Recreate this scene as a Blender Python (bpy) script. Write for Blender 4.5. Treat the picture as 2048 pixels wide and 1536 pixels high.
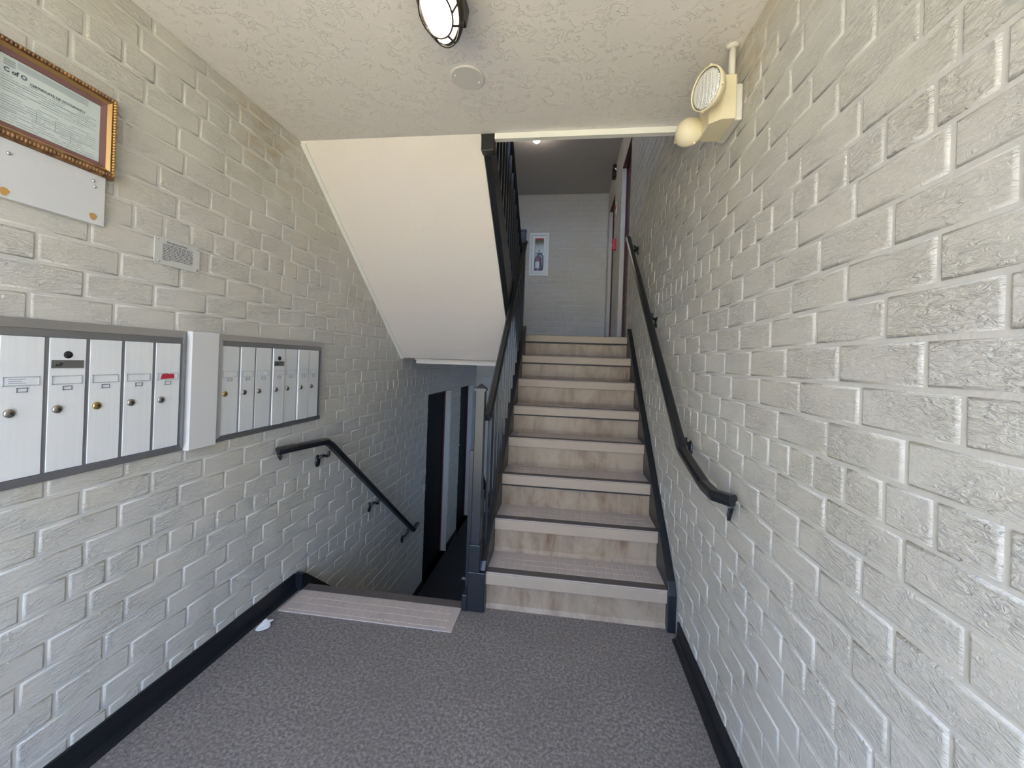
import bpy, math, random
from mathutils import Vector, Matrix, Euler
random.seed(7)
sc = bpy.context.scene
for o in list(bpy.data.objects): bpy.data.objects.remove(o)
COL = sc.collection

# ------------------------------------------------------------------ camera
FPX, CX, CY, CAMH = 805.67, 1025.97, 720.29, 1.2769
RGT = Vector((0.99078335, 0.13091121, 0.03479371))
DWN = Vector((0.03417722, 0.00695372, -0.9993916))
FWD = Vector((-0.13107351, 0.99136971, 0.00241545))
cam_d = bpy.data.cameras.new('camera')
cam = bpy.data.objects.new('camera', cam_d)
COL.objects.link(cam)
cam_d.sensor_fit = 'HORIZONTAL'
cam_d.sensor_width = 36.0
cam_d.lens = FPX / 2048 * 36.0
cam_d.shift_x = (1024 - CX) / 2048
cam_d.shift_y = (CY - 768) / 2048
cam_d.clip_start = 0.02
m = Matrix((RGT, -DWN, -FWD)).transposed().to_4x4()
m.translation = Vector((0, 0, CAMH))
cam.matrix_world = m
sc.camera = cam

# ------------------------------------------------------------------ light, sky, exposure
sc.view_settings.view_transform = 'Standard'
sc.view_settings.look = 'None'
sc.view_settings.gamma = 1.0
sc.view_settings.use_curve_mapping = False
sc.view_settings.exposure = 0.15
w = bpy.data.worlds.new('sky'); sc.world = w; w.use_nodes = True
bg = w.node_tree.nodes['Background']
bg.inputs[0].default_value = (0.44, 0.62, 1.0, 1)
bg.inputs[1].default_value = 7.6
sun_d = bpy.data.lights.new('sun', 'SUN'); sun_d.energy = 66.0; sun_d.angle = 0.01
sun_d.color = (1.0, 0.91, 0.74)
sun = bpy.data.objects.new('sun', sun_d); COL.objects.link(sun)
sun.rotation_euler = Vector((0.62, -0.30, -0.72)).to_track_quat('-Z', 'Y').to_euler()
# daylight portal in the open front of the entry (guides sampling, gives no light of its own)
por_d = bpy.data.lights.new('entry_opening', 'AREA'); por_d.shape = 'RECTANGLE'
por_d.size = 1.98; por_d.size_y = 2.5; por_d.cycles.is_portal = True
por = bpy.data.objects.new('entry_opening', por_d); COL.objects.link(por)

# ------------------------------------------------------------------ layout numbers (metres)
XL, XR = -1.42, 0.5636
ZC, YC = 2.39, 1.938            # entry ceiling, far edge of it
YF = -1.30                      # open front of the entry
RISE, RUN = 0.19, 0.2261
SX0, SX1, SY0 = -0.3716, 0.5237, 2.0326
ZUP, ZLO = 8 * RISE, -6 * RISE  # landings
YB = 6.32                       # back wall
ZT = 3.91                       # landing ceiling
YTOP = SY0 + 7 * RUN            # nosing of the upper landing
LY0 = 2.075                     # nosing of the top of the lower flight
SLOPE = RISE / RUN
por.location = ((XL + XR) / 2, YF + 0.01, 1.2)
por.rotation_euler = (math.radians(90), 0, 0)   # emits towards +Y

# ------------------------------------------------------------------ materials
def mat(name, col, rough=0.5, metal=0.0, spec=0.5):
    M = bpy.data.materials.new(name); M.use_nodes = True
    b = M.node_tree.nodes['Principled BSDF']
    b.inputs['Base Color'].default_value = (*col, 1)
    b.inputs['Roughness'].default_value = rough
    b.inputs['Metallic'].default_value = metal
    b.inputs['Specular IOR Level'].default_value = spec
    return M
def N(M, t, **k):
    n = M.node_tree.nodes.new(t)
    for a, v in k.items(): setattr(n, a, v)
    return n
def L(M, a, b): M.node_tree.links.new(a, b)
def P(M): return M.node_tree.nodes['Principled BSDF']
def pos(M, scale):
    g = N(M, 'ShaderNodeNewGeometry'); mp = N(M, 'ShaderNodeMapping')
    mp.inputs['Scale'].default_value = scale
    L(M, g.outputs['Position'], mp.inputs['Vector']); return mp.outputs['Vector']
def noise(M, scale, s=1.0, detail=4, rough=0.55, dist=0.0):
    n = N(M, 'ShaderNodeTexNoise'); n.inputs['Scale'].default_value = s
    n.inputs['Detail'].default_value = detail; n.inputs['Roughness'].default_value = rough
    n.inputs['Distortion'].default_value = dist
    L(M, pos(M, scale), n.inputs['Vector']); return n.outputs['Fac']
def ramp(M, fac, stops):
    r = N(M, 'ShaderNodeValToRGB'); e = r.color_ramp.elements
    while len(e) < len(stops): e.new(0.5)
    for i, (p_, c) in enumerate(stops):
        e[i].position = p_; e[i].color = (*c, 1)
    L(M, fac, r.inputs['Fac']); return r.outputs['Color']
def mixc(M, fac, a, b, mode='MIX'):
    n = N(M, 'ShaderNodeMix', data_type='RGBA', blend_type=mode)
    if isinstance(fac, (int, float)): n.inputs[0].default_value = fac
    else: L(M, fac, n.inputs[0])
    for i, v in ((6, a), (7, b)):
        if isinstance(v, tuple): n.inputs[i].default_value = (*v, 1)
        else: L(M, v, n.inputs[i])
    return n.outputs[2]
def bump(M, h, strength=0.5, dist=0.002, prev=None):
    b = N(M, 'ShaderNodeBump'); b.inputs['Strength'].default_value = strength
    b.inputs['Distance'].default_value = dist; L(M, h, b.inputs['Height'])
    if prev is not None: L(M, prev, b.inputs['Normal'])
    return b.outputs['Normal']
def math_(M, op, a, b=None):
    n = N(M, 'ShaderNodeMath', operation=op)
    for i, v in ((0, a), (1, b)):
        if v is None: continue
        if isinstance(v, (int, float)): n.inputs[i].default_value = v
        else: L(M, v, n.inputs[i])
    return n.outputs[0]

PAINT = (0.66, 0.645, 0.575)
def brick_material():
    M = mat('painted_brick', PAINT, 0.48)
    ridge = ramp(M, noise(M, (34, 36, 135), 1, 3, 0.6, 1.1), [(0.34, (0,) * 3), (0.62, (1,) * 3)])
    grit = noise(M, (260, 260, 300), 1, 2, 0.6)
    big = noise(M, (5, 5, 9), 1, 2)
    amt = ramp(M, big, [(0.40, (0.16,) * 3), (0.62, (0.55,) * 3)])
    h = math_(M, 'ADD', math_(M, 'MULTIPLY', ridge, amt), math_(M, 'MULTIPLY', grit, 0.20))
    nn = bump(M, h, 0.85, 0.0050)
    L(M, nn, P(M).inputs['Normal'])
    blot = noise(M, (2.2, 2.2, 2.6), 1, 4)
    c = mixc(M, ramp(M, blot, [(0.35, (0,) * 3), (0.7, (1,) * 3)]), (0.615, 0.595, 0.55), (0.59, 0.56, 0.485))
    st = noise(M, (7, 7, 3.0), 1, 4, 0.6)
    c = mixc(M, ramp(M, st, [(0.66, (0,) * 3), (0.78, (0.35,) * 3)]), c, (0.50, 0.42, 0.30))
    g = N(M, 'ShaderNodeNewGeometry')
    for ctr, rad in (((-1.42, 1.74, 2.27), 0.34), ((0.5636, 1.42, 2.33), 0.26)):
        vm = N(M, 'ShaderNodeVectorMath', operation='DISTANCE'); L(M, g.outputs['Position'], vm.inputs[0]); vm.inputs[1].default_value = ctr
        k = ramp(M, math_(M, 'DIVIDE', vm.outputs['Value'], rad), [(0.2, (1,) * 3), (1.0, (0,) * 3)])
        k = math_(M, 'MULTIPLY', k, ramp(M, noise(M, (9, 9, 14), 1, 4, 0.6), [(0.42, (0,) * 3), (0.66, (0.75,) * 3)]))
        c = mixc(M, k, c, (0.44, 0.34, 0.19))
    L(M, c, P(M).inputs['Base Color'])
    return M
def mortar_material():
    M = mat('painted_mortar', (0.61, 0.59, 0.54), 0.40)
    nn = bump(M, noise(M, (60, 60, 60), 1, 3), 0.4, 0.003)
    L(M, nn, P(M).inputs['Normal']); return M
def plaster_material(name, col, strength, spots=False):
    M = mat(name, col, 0.55)
    n1 = noise(M, (22, 22, 22), 1, 4, 0.6, 0.9)
    n3 = noise(M, (9, 9, 9), 1, 3, 0.5)
    r = math_(M, 'MULTIPLY', ramp(M, n1, [(0.545, (0,) * 3), (0.575, (1,) * 3), (0.60, (0.15,) * 3)]), ramp(M, n3, [(0.40, (0.22,) * 3), (0.56, (1,) * 3)]))
    n2 = noise(M, (70, 70, 70), 1, 3)
    nn = bump(M, r, strength, 0.004)
    nn = bump(M, n2, 0.25, 0.002, nn)
    L(M, nn, P(M).inputs['Normal'])
    v = noise(M, (1.3, 1.3, 1.3), 1, 3)
    d = tuple(x * 0.93 for x in col)
    L(M, mixc(M, v, col, d), P(M).inputs['Base Color'])
    return M
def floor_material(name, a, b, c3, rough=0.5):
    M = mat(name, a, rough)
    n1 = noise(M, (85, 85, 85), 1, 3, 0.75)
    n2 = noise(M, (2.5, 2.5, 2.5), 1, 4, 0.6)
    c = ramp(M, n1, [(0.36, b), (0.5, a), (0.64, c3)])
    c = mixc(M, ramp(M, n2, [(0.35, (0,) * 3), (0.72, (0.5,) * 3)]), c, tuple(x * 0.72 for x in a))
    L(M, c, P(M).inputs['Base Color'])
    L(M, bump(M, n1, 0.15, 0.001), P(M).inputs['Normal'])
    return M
def black_paint(name, col=(0.012, 0.014, 0.017), rough=0.32):
    M = mat(name, col, rough)
    n = noise(M, (120, 120, 120), 1, 2)
    L(M, bump(M, n, 0.02, 0.0005), P(M).inputs['Normal'])
    L(M, ramp(M, noise(M, (45, 45, 45), 1, 3), [(0.35, (rough,) * 3), (0.75, (rough + 0.03,) * 3)]), P(M).inputs['Roughness'])
    return M
def rubber(name, col):
    M = mat(name, col, 0.55)
    n = noise(M, (6, 6, 6), 1, 5, 0.6)
    L(M, mixc(M, n, col, tuple(x * 0.82 for x in col)), P(M).inputs['Base Color'])
    L(M, bump(M, noise(M, (300, 300, 300), 1, 2), 0.12, 0.001), P(M).inputs['Normal'])
    return M
def riser_material():
    M = mat('stained_riser', (0.42, 0.36, 0.29), 0.5)
    n = noise(M, (5, 5, 2.2), 1, 6, 0.7, 0.4)
    st = noise(M, (26, 26, 4), 1, 4, 0.6)
    f = math_(M, 'MULTIPLY', ramp(M, n, [(0.42, (0,) * 3), (0.66, (1,) * 3)]), ramp(M, st, [(0.3, (0.25,) * 3), (0.65, (1,) * 3)]))
    L(M, mixc(M, f, (0.37, 0.285, 0.195), (0.17, 0.092, 0.042)), P(M).inputs['Base Color'])
    return M
MT = {}
MT['brick'] = brick_material()
MT['mortar'] = mortar_material()
MT['ceil'] = plaster_material('textured_ceiling', (0.83, 0.79, 0.76), 0.55)
MT['soffit'] = plaster_material('white_soffit', (0.83, 0.77, 0.74), 0.22)
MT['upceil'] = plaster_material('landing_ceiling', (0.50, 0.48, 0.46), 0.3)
MT['white'] = mat('white_trim', (0.80, 0.79, 0.76), 0.4)
MT['floor'] = floor_material('speckled_floor', (0.225, 0.202, 0.192), (0.125, 0.11, 0.104), (0.37, 0.345, 0.335))
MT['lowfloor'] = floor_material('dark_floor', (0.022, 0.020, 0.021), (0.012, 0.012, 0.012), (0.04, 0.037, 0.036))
MT['black'] = black_paint('black_paint')
MT['rail'] = black_paint('black_gloss_rail', (0.010, 0.011, 0.013), 0.28)
MT['baluster'] = black_paint('baluster_paint', (0.016, 0.019, 0.024), 0.30)
MT['base'] = black_paint('black_rubber_base', (0.006, 0.008, 0.011), 0.42)
MT['rubber'] = rubber('beige_rubber', (0.58, 0.50, 0.455))
MT['lip'] = rubber('beige_nosing', (0.43, 0.34, 0.25))
MT['strip'] = rubber('abrasive_strip', (0.115, 0.098, 0.09))
MT['riser'] = riser_material()
MT['alu'] = mat('aluminium_frame', (0.36, 0.36, 0.37), 0.42, 0.75)
def door_alu(name, col, metal, rough):
    M = mat(name, col, rough, metal)
    n = noise(M, (90, 90, 2.0), 1, 4, 0.6)
    L(M, mixc(M, n, col, tuple(x * 0.86 for x in col)), P(M).inputs['Base Color'])
    return M
MT['mdoor'] = door_alu('mailbox_door', (0.93, 0.935, 0.935), 0.10, 0.22)
MT['mdoor2'] = door_alu('brushed_mailbox_door', (0.86, 0.87, 0.87), 0.18, 0.22)
MT['slot'] = mat('slot_edge', (0.40, 0.41, 0.43), 0.4)
MT['holder'] = mat('number_holder_metal', (0.24, 0.245, 0.27), 0.4)
MT['filler'] = mat('painted_filler', (0.68, 0.67, 0.66), 0.4)
MT['lock'] = mat('lock_metal', (0.42, 0.38, 0.34), 0.25, 0.9)
MT['brass'] = mat('lock_brass', (0.50, 0.36, 0.14), 0.28, 0.9)
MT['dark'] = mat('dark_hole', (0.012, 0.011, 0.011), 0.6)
MT['plate'] = mat('grey_plate', (0.17, 0.165, 0.155), 0.45, 0.3)
MT['steel'] = mat('bright_steel', (0.70, 0.70, 0.68), 0.25, 0.9)
MT['red'] = mat('red_sticker', (0.52, 0.03, 0.06), 0.5)
def wood_gold():
    M = mat('bronze_frame', (0.26, 0.13, 0.055), 0.38, 0.25)
    n = noise(M, (40, 40, 40), 1, 4)
    L(M, ramp(M, n, [(0.35, (0.13, 0.06, 0.028)), (0.65, (0.38, 0.21, 0.085))]), P(M).inputs['Base Color'])
    return M
MT['frame'] = wood_gold()
MT['gold'] = mat('gold_edge', (0.55, 0.34, 0.13), 0.3, 0.6)
MT['mauve'] = mat('mauve_liner', (0.20, 0.10, 0.09), 0.6)
MT['paper'] = mat('paper', (0.76, 0.80, 0.82), 0.45)
MT['ink'] = mat('ink', (0.10, 0.11, 0.14), 0.6)
MT['inkgrey'] = mat('grey_print', (0.42, 0.45, 0.48), 0.6)
MT['band'] = mat('faded_print', (0.52, 0.57, 0.61), 0.6)
MT['platepaint'] = mat('smooth_ceiling_paint', (0.66, 0.645, 0.615), 0.45)
MT['cream'] = mat('cream_plastic', (0.74, 0.66, 0.46), 0.42)
MT['conduit'] = mat('painted_conduit', (0.66, 0.63, 0.58), 0.5)
MT['board'] = mat('painted_board', (0.66, 0.665, 0.67), 0.45)
MT['glue'] = mat('dried_glue', (0.55, 0.31, 0.10), 0.6)
MT['signplate'] = mat('metal_sign', (0.60, 0.60, 0.57), 0.45, 0.05)
MT['doorred'] = mat('dark_red_door', (0.075, 0.010, 0.010), 0.4)
MT['doorblack'] = mat('black_door', (0.005, 0.0045, 0.0045), 0.6, 0.0, 0.2)
MT['exting'] = mat('red_enamel', (0.17, 0.005, 0.008), 0.22)
MT['cabinet'] = mat('cabinet_enamel', (0.80, 0.83, 0.79), 0.35)
MT['scrap'] = mat('white_scrap', (0.88, 0.92, 0.94), 0.5)
MT['bronze'] = mat('bronze_fixture', (0.035, 0.028, 0.024), 0.4, 0.4)
def emit(name, col, s):
    M = mat(name, (0.9, 0.88, 0.84), 0.35)
    P(M).inputs['Emission Color'].default_value = (*col, 1); P(M).inputs['Emission Strength'].default_value = s
    return M
MT['jar'] = emit('lit_frosted_glass', (1.0, 0.86, 0.64), 7.0)
MT['bulb'] = emit('lit_bulb', (1.0, 0.88, 0.74), 60.0)
def glass(name, rough=0.0):
    M = mat(name, (1, 1, 1), rough); nt = M.node_tree
    t = N(M, 'ShaderNodeBsdfTransparent'); t.inputs[0].default_value = (.97, .98, .97, 1)
    g = N(M, 'ShaderNodeBsdfGlossy'); g.inputs['Roughness'].default_value = 0.02
    lw = N(M, 'ShaderNodeLayerWeight'); lw.inputs[0].default_value = 0.5
    f_ = math_(M, 'ADD', math_(M, 'MULTIPLY', math_(M, 'POWER', lw.outputs['Facing'], 5.0), 0.6), 0.006)
    mx = N(M, 'ShaderNodeMixShader'); L(M, f_, mx.inputs[0]); L(M, t.outputs[0], mx.inputs[1]); L(M, g.outputs[0], mx.inputs[2])
    L(M, mx.outputs[0], nt.nodes['Material Output'].inputs['Surface']); return M
MT['glass'] = glass('clear_glass')
def lens_mat():
    M = mat('ribbed_lens', (0.92, 0.915, 0.90), 0.14, 0.35)
    tc = N(M, 'ShaderNodeTexCoord'); mp = N(M, 'ShaderNodeMapping'); mp.inputs['Scale'].default_value = (140, 140, 140)
    L(M, tc.outputs['Object'], mp.inputs['Vector'])
    v = N(M, 'ShaderNodeTexVoronoi', distance='CHEBYCHEV'); v.inputs['Randomness'].default_value = 0.0; v.inputs['Scale'].default_value = 1.0
    L(M, mp.outputs['Vector'], v.inputs['Vector'])
    L(M, bump(M, v.outputs['Distance'], 0.9, 0.006), P(M).inputs['Normal'])
    return M
MT['lens'] = lens_mat()
def ground_mat():
    M = mat('lawn', (0.13, 0.17, 0.05), 0.9)
    n = noise(M, (3, 3, 3), 1, 5)
    L(M, ramp(M, n, [(0.35, (0.25, 0.225, 0.09)), (0.65, (0.37, 0.315, 0.16))]), P(M).inputs['Base Color']); return M
MT['lawn'] = ground_mat()
MT['concrete'] = mat('concrete_walk', (0.50, 0.455, 0.39), 0.8)

# ------------------------------------------------------------------ mesh helpers
class MB:
    def __init__(s): s.v = []; s.f = []; s.smooth = []
    def add(s, vs, fs, smooth=False):
        o = len(s.v); s.v += [tuple(x) for x in vs]
        for q in fs: s.f.append(tuple(i + o for i in q)); s.smooth.append(smooth)
        return s
    def box(s, a, b):
        (x0, y0, z0), (x1, y1, z1) = a, b
        return s.add([(x0,y0,z0),(x1,y0,z0),(x1,y1,z0),(x0,y1,z0),(x0,y0,z1),(x1,y0,z1),(x1,y1,z1),(x0,y1,z1)],
                     [(3,2,1,0),(4,5,6,7),(0,1,5,4),(1,2,6,5),(2,3,7,6),(3,0,4,7)])
    def prism(s, pts, d, smooth=False):
        """polygon pts (3-D) extruded along vector d"""
        n = len(pts); d = Vector(d)
        vs = [Vector(p) for p in pts] + [Vector(p) + d for p in pts]
        return s.add(vs, [tuple(range(n))[::-1], tuple(range(n, 2 * n))] + [(i, (i + 1) % n, n + (i + 1) % n, n + i) for i in range(n)], smooth)
    def tube(s, path, prof, up=(0, 0, 1), caps=True, smooth=False):
        """sweep a 2-D profile [(side, up)] along a polyline with mitred corners"""
        path = [Vector(p) for p in path]; n = len(prof); up = Vector(up); vs = []
        for i, p in enumerate(path):
            d0 = (p - path[i - 1]).normalized() if i else None
            d1 = (path[i + 1] - p).normalized() if i < len(path) - 1 else None
            t = ((d0 or d1) + (d1 or d0)).normalized()
            side = t.cross(up)
            side = side.normalized() if side.length > 1e-4 else Vector((1, 0, 0))
            u = side.cross(t).normalized()
            k = 1.0
            if d0 and d1:
                c = max(0.3, math.sqrt(max(0.0, (1 + d0.dot(d1)) / 2))); k = 1 / c
            flat = abs((d1 or d0).cross(d0 or d1).dot(side)) if d0 and d1 else 0
            for (a, b) in prof:
                bend_in_side = d0 is not None and d1 is not None and abs((d1 - d0).dot(side)) > abs((d1 - d0).dot(u))
                vs.append(p + side * a * (k if bend_in_side else 1) + u * b * (1 if bend_in_side else k))
        fs = []
        for i in range(len(path) - 1):
            for j in range(n):
                fs.append((i * n + j, i * n + (j + 1) % n, (i + 1) * n + (j + 1) % n, (i + 1) * n + j))
        if caps: fs += [tuple(range(n))[::-1], tuple(range((len(path) - 1) * n, len(path) * n))]
        return s.add(vs, fs, smooth)
    def rod(s, path, r, seg=10, up=(0, 0, 1)):
        return s.tube(path, [(r * math.cos(2 * math.pi * i / seg), r * math.sin(2 * math.pi * i / seg)) for i in range(seg)], up, True, True)
    def lathe(s, prof, c, ax, seg=24, sx=1.0, sy=1.0, caps=True):
        """prof [(radius, height)] round axis ax from point c; sx, sy stretch the circle"""
        ax = Vector(ax).normalized(); c = Vector(c)
        a = ax.orthogonal().normalized() if abs(ax.z) < 0.9 else Vector((1, 0, 0))
        b = ax.cross(a).normalized(); vs = []; n = seg
        for r, h in prof:
            for i in range(seg):
                t = 2 * math.pi * i / seg
                vs.append(c + ax * h + a * (r * sx * math.cos(t)) + b * (r * sy * math.sin(t)))
        fs = []
        for i in range(len(prof) - 1):
            for j in range(n): fs.append((i * n + j, i * n + (j + 1) % n, (i + 1) * n + (j + 1) % n, (i + 1) * n + j))
        o = len(s.v); s.add(vs, fs, True)
        if caps:
            s.f.append(tuple(o + i for i in range(n))[::-1]); s.smooth.append(False)
            k = (len(prof) - 1) * n; s.f.append(tuple(o + k + i for i in range(n))); s.smooth.append(False)
        return s
    def build(s, name, m, parent=None, bevel=0.0, recalc=True):
        import bmesh
        me = bpy.data.meshes.new(name)
        me.from_pydata([tuple(v) for v in s.v], [], s.f)
        for p_, sm in zip(me.polygons, s.smooth): p_.use_smooth = sm
        if recalc:
            bm = bmesh.new(); bm.from_mesh(me); bmesh.ops.recalc_face_normals(bm, faces=bm.faces)
            if bevel:
                ed = [e for e in bm.edges if len(e.link_faces) == 2 and e.calc_face_angle(0) > 0.5]
                bmesh.ops.bevel(bm, geom=ed, offset=bevel, segments=2, affect='EDGES', profile=0.5, clamp_overlap=True)
            bm.to_mesh(me); bm.free()
        me.materials.append(MT[m] if isinstance(m, str) else m)
        o = bpy.data.objects.new(name, me); COL.objects.link(o)
        if parent is not None: o.parent = parent
        return o
def tag(o, label, cat, group=None, kind=None):
    o['label'] = label; o['category'] = cat
    if group: o['group'] = group
    if kind: o['kind'] = kind
    return o
def thing(name, label, cat, loc=(0, 0, 0), group=None, kind=None):
    o = bpy.data.objects.new(name, None); COL.objects.link(o)
    o.empty_display_size = 0.05
    o.location = loc
    return tag(o, label, cat, group, kind)
def at(o, parent):
    """parent while keeping the mesh's world coordinates (parents here are only translated)"""
    o.parent = parent; o.matrix_parent_inverse = Matrix.Translation(-parent.location); return o
def struct(o, label, cat): return tag(o, label, cat, None, 'structure')
def text_mesh(body, size, loc, xdir, ydir, bold=0.0, align='LEFT'):
    """flat lettering as (verts, faces) laid on the plane xdir, ydir"""
    cu = bpy.data.curves.new('t', 'FONT'); cu.body = body; cu.size = size; cu.align_x = align; cu.offset = bold
    cu.resolution_u = 2
    o = bpy.data.objects.new('t', cu); COL.objects.link(o)
    me = o.to_mesh()
    X, Y, O = Vector(xdir), Vector(ydir), Vector(loc)
    vs = [O + X * v.co.x + Y * v.co.y for v in me.vertices]
    fs = [tuple(p.vertices) for p in me.polygons]
    o.to_mesh_clear(); bpy.data.objects.remove(o); bpy.data.curves.remove(cu)
    return vs, fs
def project(p):
    d = Vector(p) - Vector((0, 0, CAMH)); z = d.dot(FWD)
    if z < 0.05: return None
    return CX + FPX * d.dot(RGT) / z, CY + FPX * d.dot(DWN) / z, z

# ------------------------------------------------------------------ brick walls
HDR = {-20: None, -14: None, -8: None, -2: None, 6: None, 12: None, 18: None, 24: None, 30: None}
ANCH = [(-26, -0.887), (-8, 0.570), (-2, 1.049), (6, 1.705), (12, 2.212), (36, 4.17)]
def row_z(n):
    for (a, za), (b, zb) in zip(ANCH, ANCH[1:]):
        if a <= n <= b: return za + (zb - za) * (n - a) / (b - a)
PH_L = {13: 1.141, 12: 0.994, 11: 0.961, 10: 1.079, 6: 1.144, 5: 1.024, 4: 0.904, 3: 1.015, 2: 1.096, 1: 1.221, 0: 1.126,
        -1: 1.24, -2: 1.277, -3: 1.23, -4: 1.146, -5: 1.028, -6: 0.929, -7: 1.04, -8: 0.9, -9: 1.055, -10: 0.957}
PH_R = {10: 0.943, 9: 0.849, 8: 0.953, 7: 0.884, 6: 0.818, 5: 0.89, 4: 0.794, 3: 0.907, 2: 1.008, 1: 0.924, 0: 0.86, -1: 0.954,
        -2: 0.998, -3: 0.953, -4: 0.844, -5: 0.967, -6: 0.862, -7: 0.972, -8: 0.902}
def brick_mesh(name, ln, h, seed):
    """front at x=0 facing +x, body behind it, softly rounded arrises"""
    r = random.Random(seed); b = MB(); hy, hz = ln / 2, h / 2; vs = []
    for (ins, x) in ((-0.0012, -0.016), (-0.0004, -0.0038), (0.0014, -0.0014), (0.0046, 0.0)):
        for sy, sz in ((-1, -1), (1, -1), (1, 1), (-1, 1)):
            vs.append((x, sy * (hy - ins + r.uniform(-.0008, .0008)), sz * (hz - ins + r.uniform(-.0007, .0007))))
    fs = [(12, 13, 14, 15)]
    for k in range(3):
        for i in range(4):
            j = (i + 1) % 4; fs.append((k * 4 + i, k * 4 + j, k * 4 + 4 + j, k * 4 + 4 + i))
    me = bpy.data.meshes.new(name); me.from_pydata(vs, [], fs); me.materials.append(MT['brick'])
    for p_ in me.polygons: p_.use_smooth = p_.index > 0
    return me
JW = 0.0095
STR_M = [brick_mesh('brick', 0.203 - JW, 0.0816 - JW, k) for k in range(5)]
HDR_M = [brick_mesh('brick', 0.1015 - JW, 0.0816 - JW, 20 + k) for k in range(4)]
def lay_bricks(wall, face, side, phases, y0, y1, nlo, nhi, keep, holes, limit=300):
    """side +1: bricks face +x (left wall), -1: face -x (right wall), 0: back wall (faces -y, y means x)"""
    out = []
    for n in range(nlo, nhi + 1):
        zc = row_z(n); h = row_z(n + 1) - zc if n < nhi else zc - row_z(n - 1)
        hd = n in HDR; per = 0.1009 if hd else 0.2030
        ph = phases.get(n)
        if ph is None: ph = 1.0 + (0.1 if n % 2 else 0.0) + 0.02 * math.sin(n * 1.7)
        k0 = math.floor((y0 - ph) / per)
        y = ph + k0 * per
        while y < y1:
            segs = [(max(y, y0), min(y + per, y1))]
            za, zb = zc - h / 2, zc + h / 2
            parts = [(segs[0][0], segs[0][1], za, zb)]
            for (ha, hb, hza, hzb) in holes:
                nx = []
                for (a, b, c, d) in parts:
                    if b <= ha + .004 or a >= hb - .004 or d <= hza + .004 or c >= hzb - .004: nx.append((a, b, c, d)); continue
                    if a < ha: nx.append((a, ha + JW / 2, c, d))
                    if b > hb: nx.append((hb - JW / 2, b, c, d))
                    if d > hzb and c < hzb: nx.append((max(a, ha), min(b, hb), hzb - JW / 2, d))
                    if c < hza and d > hza: nx.append((max(a, ha), min(b, hb), c, hza + JW / 2))
                parts = nx
            for (a, b, c, d) in parts:
                if b - a < 0.03 or d - c < 0.03: continue
                r = keep(a, b, c, d)
                if r is None: continue
                a, b, c, d = r
                if b - a < 0.02 or d - c < 0.02: continue
                out.append((a, b, c, d, hd))
            y += per
    def world(a, c): return (face, a, c) if side else (a, face, c)
    scored = []
    for q in out:
        a, b, c, d, hd = q
        ps = [project(world(u, v)) for u in (a, b) for v in (c, d)]
        area = 0
        if all(ps):
            xs = [min(max(p_[0], 0), 2048) for p_ in ps]; ys = [min(max(p_[1], 0), 1536) for p_ in ps]
            wpx = max(xs) - min(xs); hpx = abs(ys[1] - ys[0])
            area = wpx * hpx if min(wpx, hpx) > 6 else 0
        scored.append((area, q))
    scored.sort(key=lambda t: -t[0])
    mb = MB(); cnt = 0
    for area, (a, b, c, d, hd) in scored:
        ln, hh = b - a - JW, d - c - JW
        me = random.choice(HDR_M if hd else STR_M)
        base = (0.1015 if hd else 0.203) - JW
        S = Matrix.Diagonal((1, ln / base, hh / (0.0816 - JW), 1))
        dx = random.uniform(-0.0012, 0.0012)
        wob = Matrix.Rotation(random.uniform(-.006, .006), 4, 'Z') @ Matrix.Rotation(random.uniform(-.008, .008), 4, 'X')
        if side: T = Matrix.Translation((face + dx, (a + b) / 2, (c + d) / 2)) @ Matrix.Rotation(0 if side > 0 else math.pi, 4, 'Z')
        else: T = Matrix.Translation(((a + b) / 2, face + dx, (c + d) / 2)) @ Matrix.Rotation(-math.pi / 2, 4, 'Z')
        M4 = T @ wob @ S
        if area > 0 and cnt < limit:
            o = bpy.data.objects.new('brick', me); COL.objects.link(o); o.parent = wall; o.matrix_local = M4; cnt += 1
        else:
            mb.add([M4 @ v.co for v in me.vertices], [tuple(p_.vertices) for p_ in me.polygons], False)
    if mb.v:
        o = mb.build('small_bricks', 'brick', wall, recalc=False); o['kind'] = 'stuff'
    return cnt
def slab_with_holes(b, face, depth, side, y0, y1, z0, z1, holes):
    """wall backing cut into boxes round rectangular holes"""
    ys = sorted({y0, y1, *[h[0] for h in holes], *[h[1] for h in holes]}); ys = [y for y in ys if y0 <= y <= y1]
    zs = sorted({z0, z1, *[h[2] for h in holes], *[h[3] for h in holes]}); zs = [z for z in zs if z0 <= z <= z1]
    for ya, yb in zip(ys, ys[1:]):
        run = None
        for za, zb in zip(zs, zs[1:]):
            hole = any(h[0] <= (ya + yb) / 2 <= h[1] and h[2] <= (za + zb) / 2 <= h[3] for h in holes)
            if not hole: run = (run[0], zb) if run else (za, zb)
            if (hole or zb == zs[-1]) and run:
                if side: b.box((min(face, face - side * depth), ya, run[0]), (max(face, face - side * depth), yb, run[1]))
                else: b.box((ya, face, run[0]), (yb, face + depth, run[1]))
                run = None
MD = 0.0036    # mortar lies this far behind the brick face
def soffit_z(y): return 2.39 - 0.7994 * (y - 1.938)
L_DOORS = [(4.08, 4.93, ZLO, ZLO + 2.035), (5.40, 6.12, ZLO, ZLO + 2.035)]
R_DOORS = [(4.04, 4.74, ZUP, ZUP + 2.02), (5.41, 6.10, ZUP, ZUP + 2.02)]
b = MB(); slab_with_holes(b, XL - MD, 0.30, 1, YF, YB + 0.3, ZLO - 0.2, 5.3, L_DOORS)
wall_left = struct(b.build('wall_left', 'mortar', recalc=False), 'white painted brick wall with the mailboxes on the left', 'wall')
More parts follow.
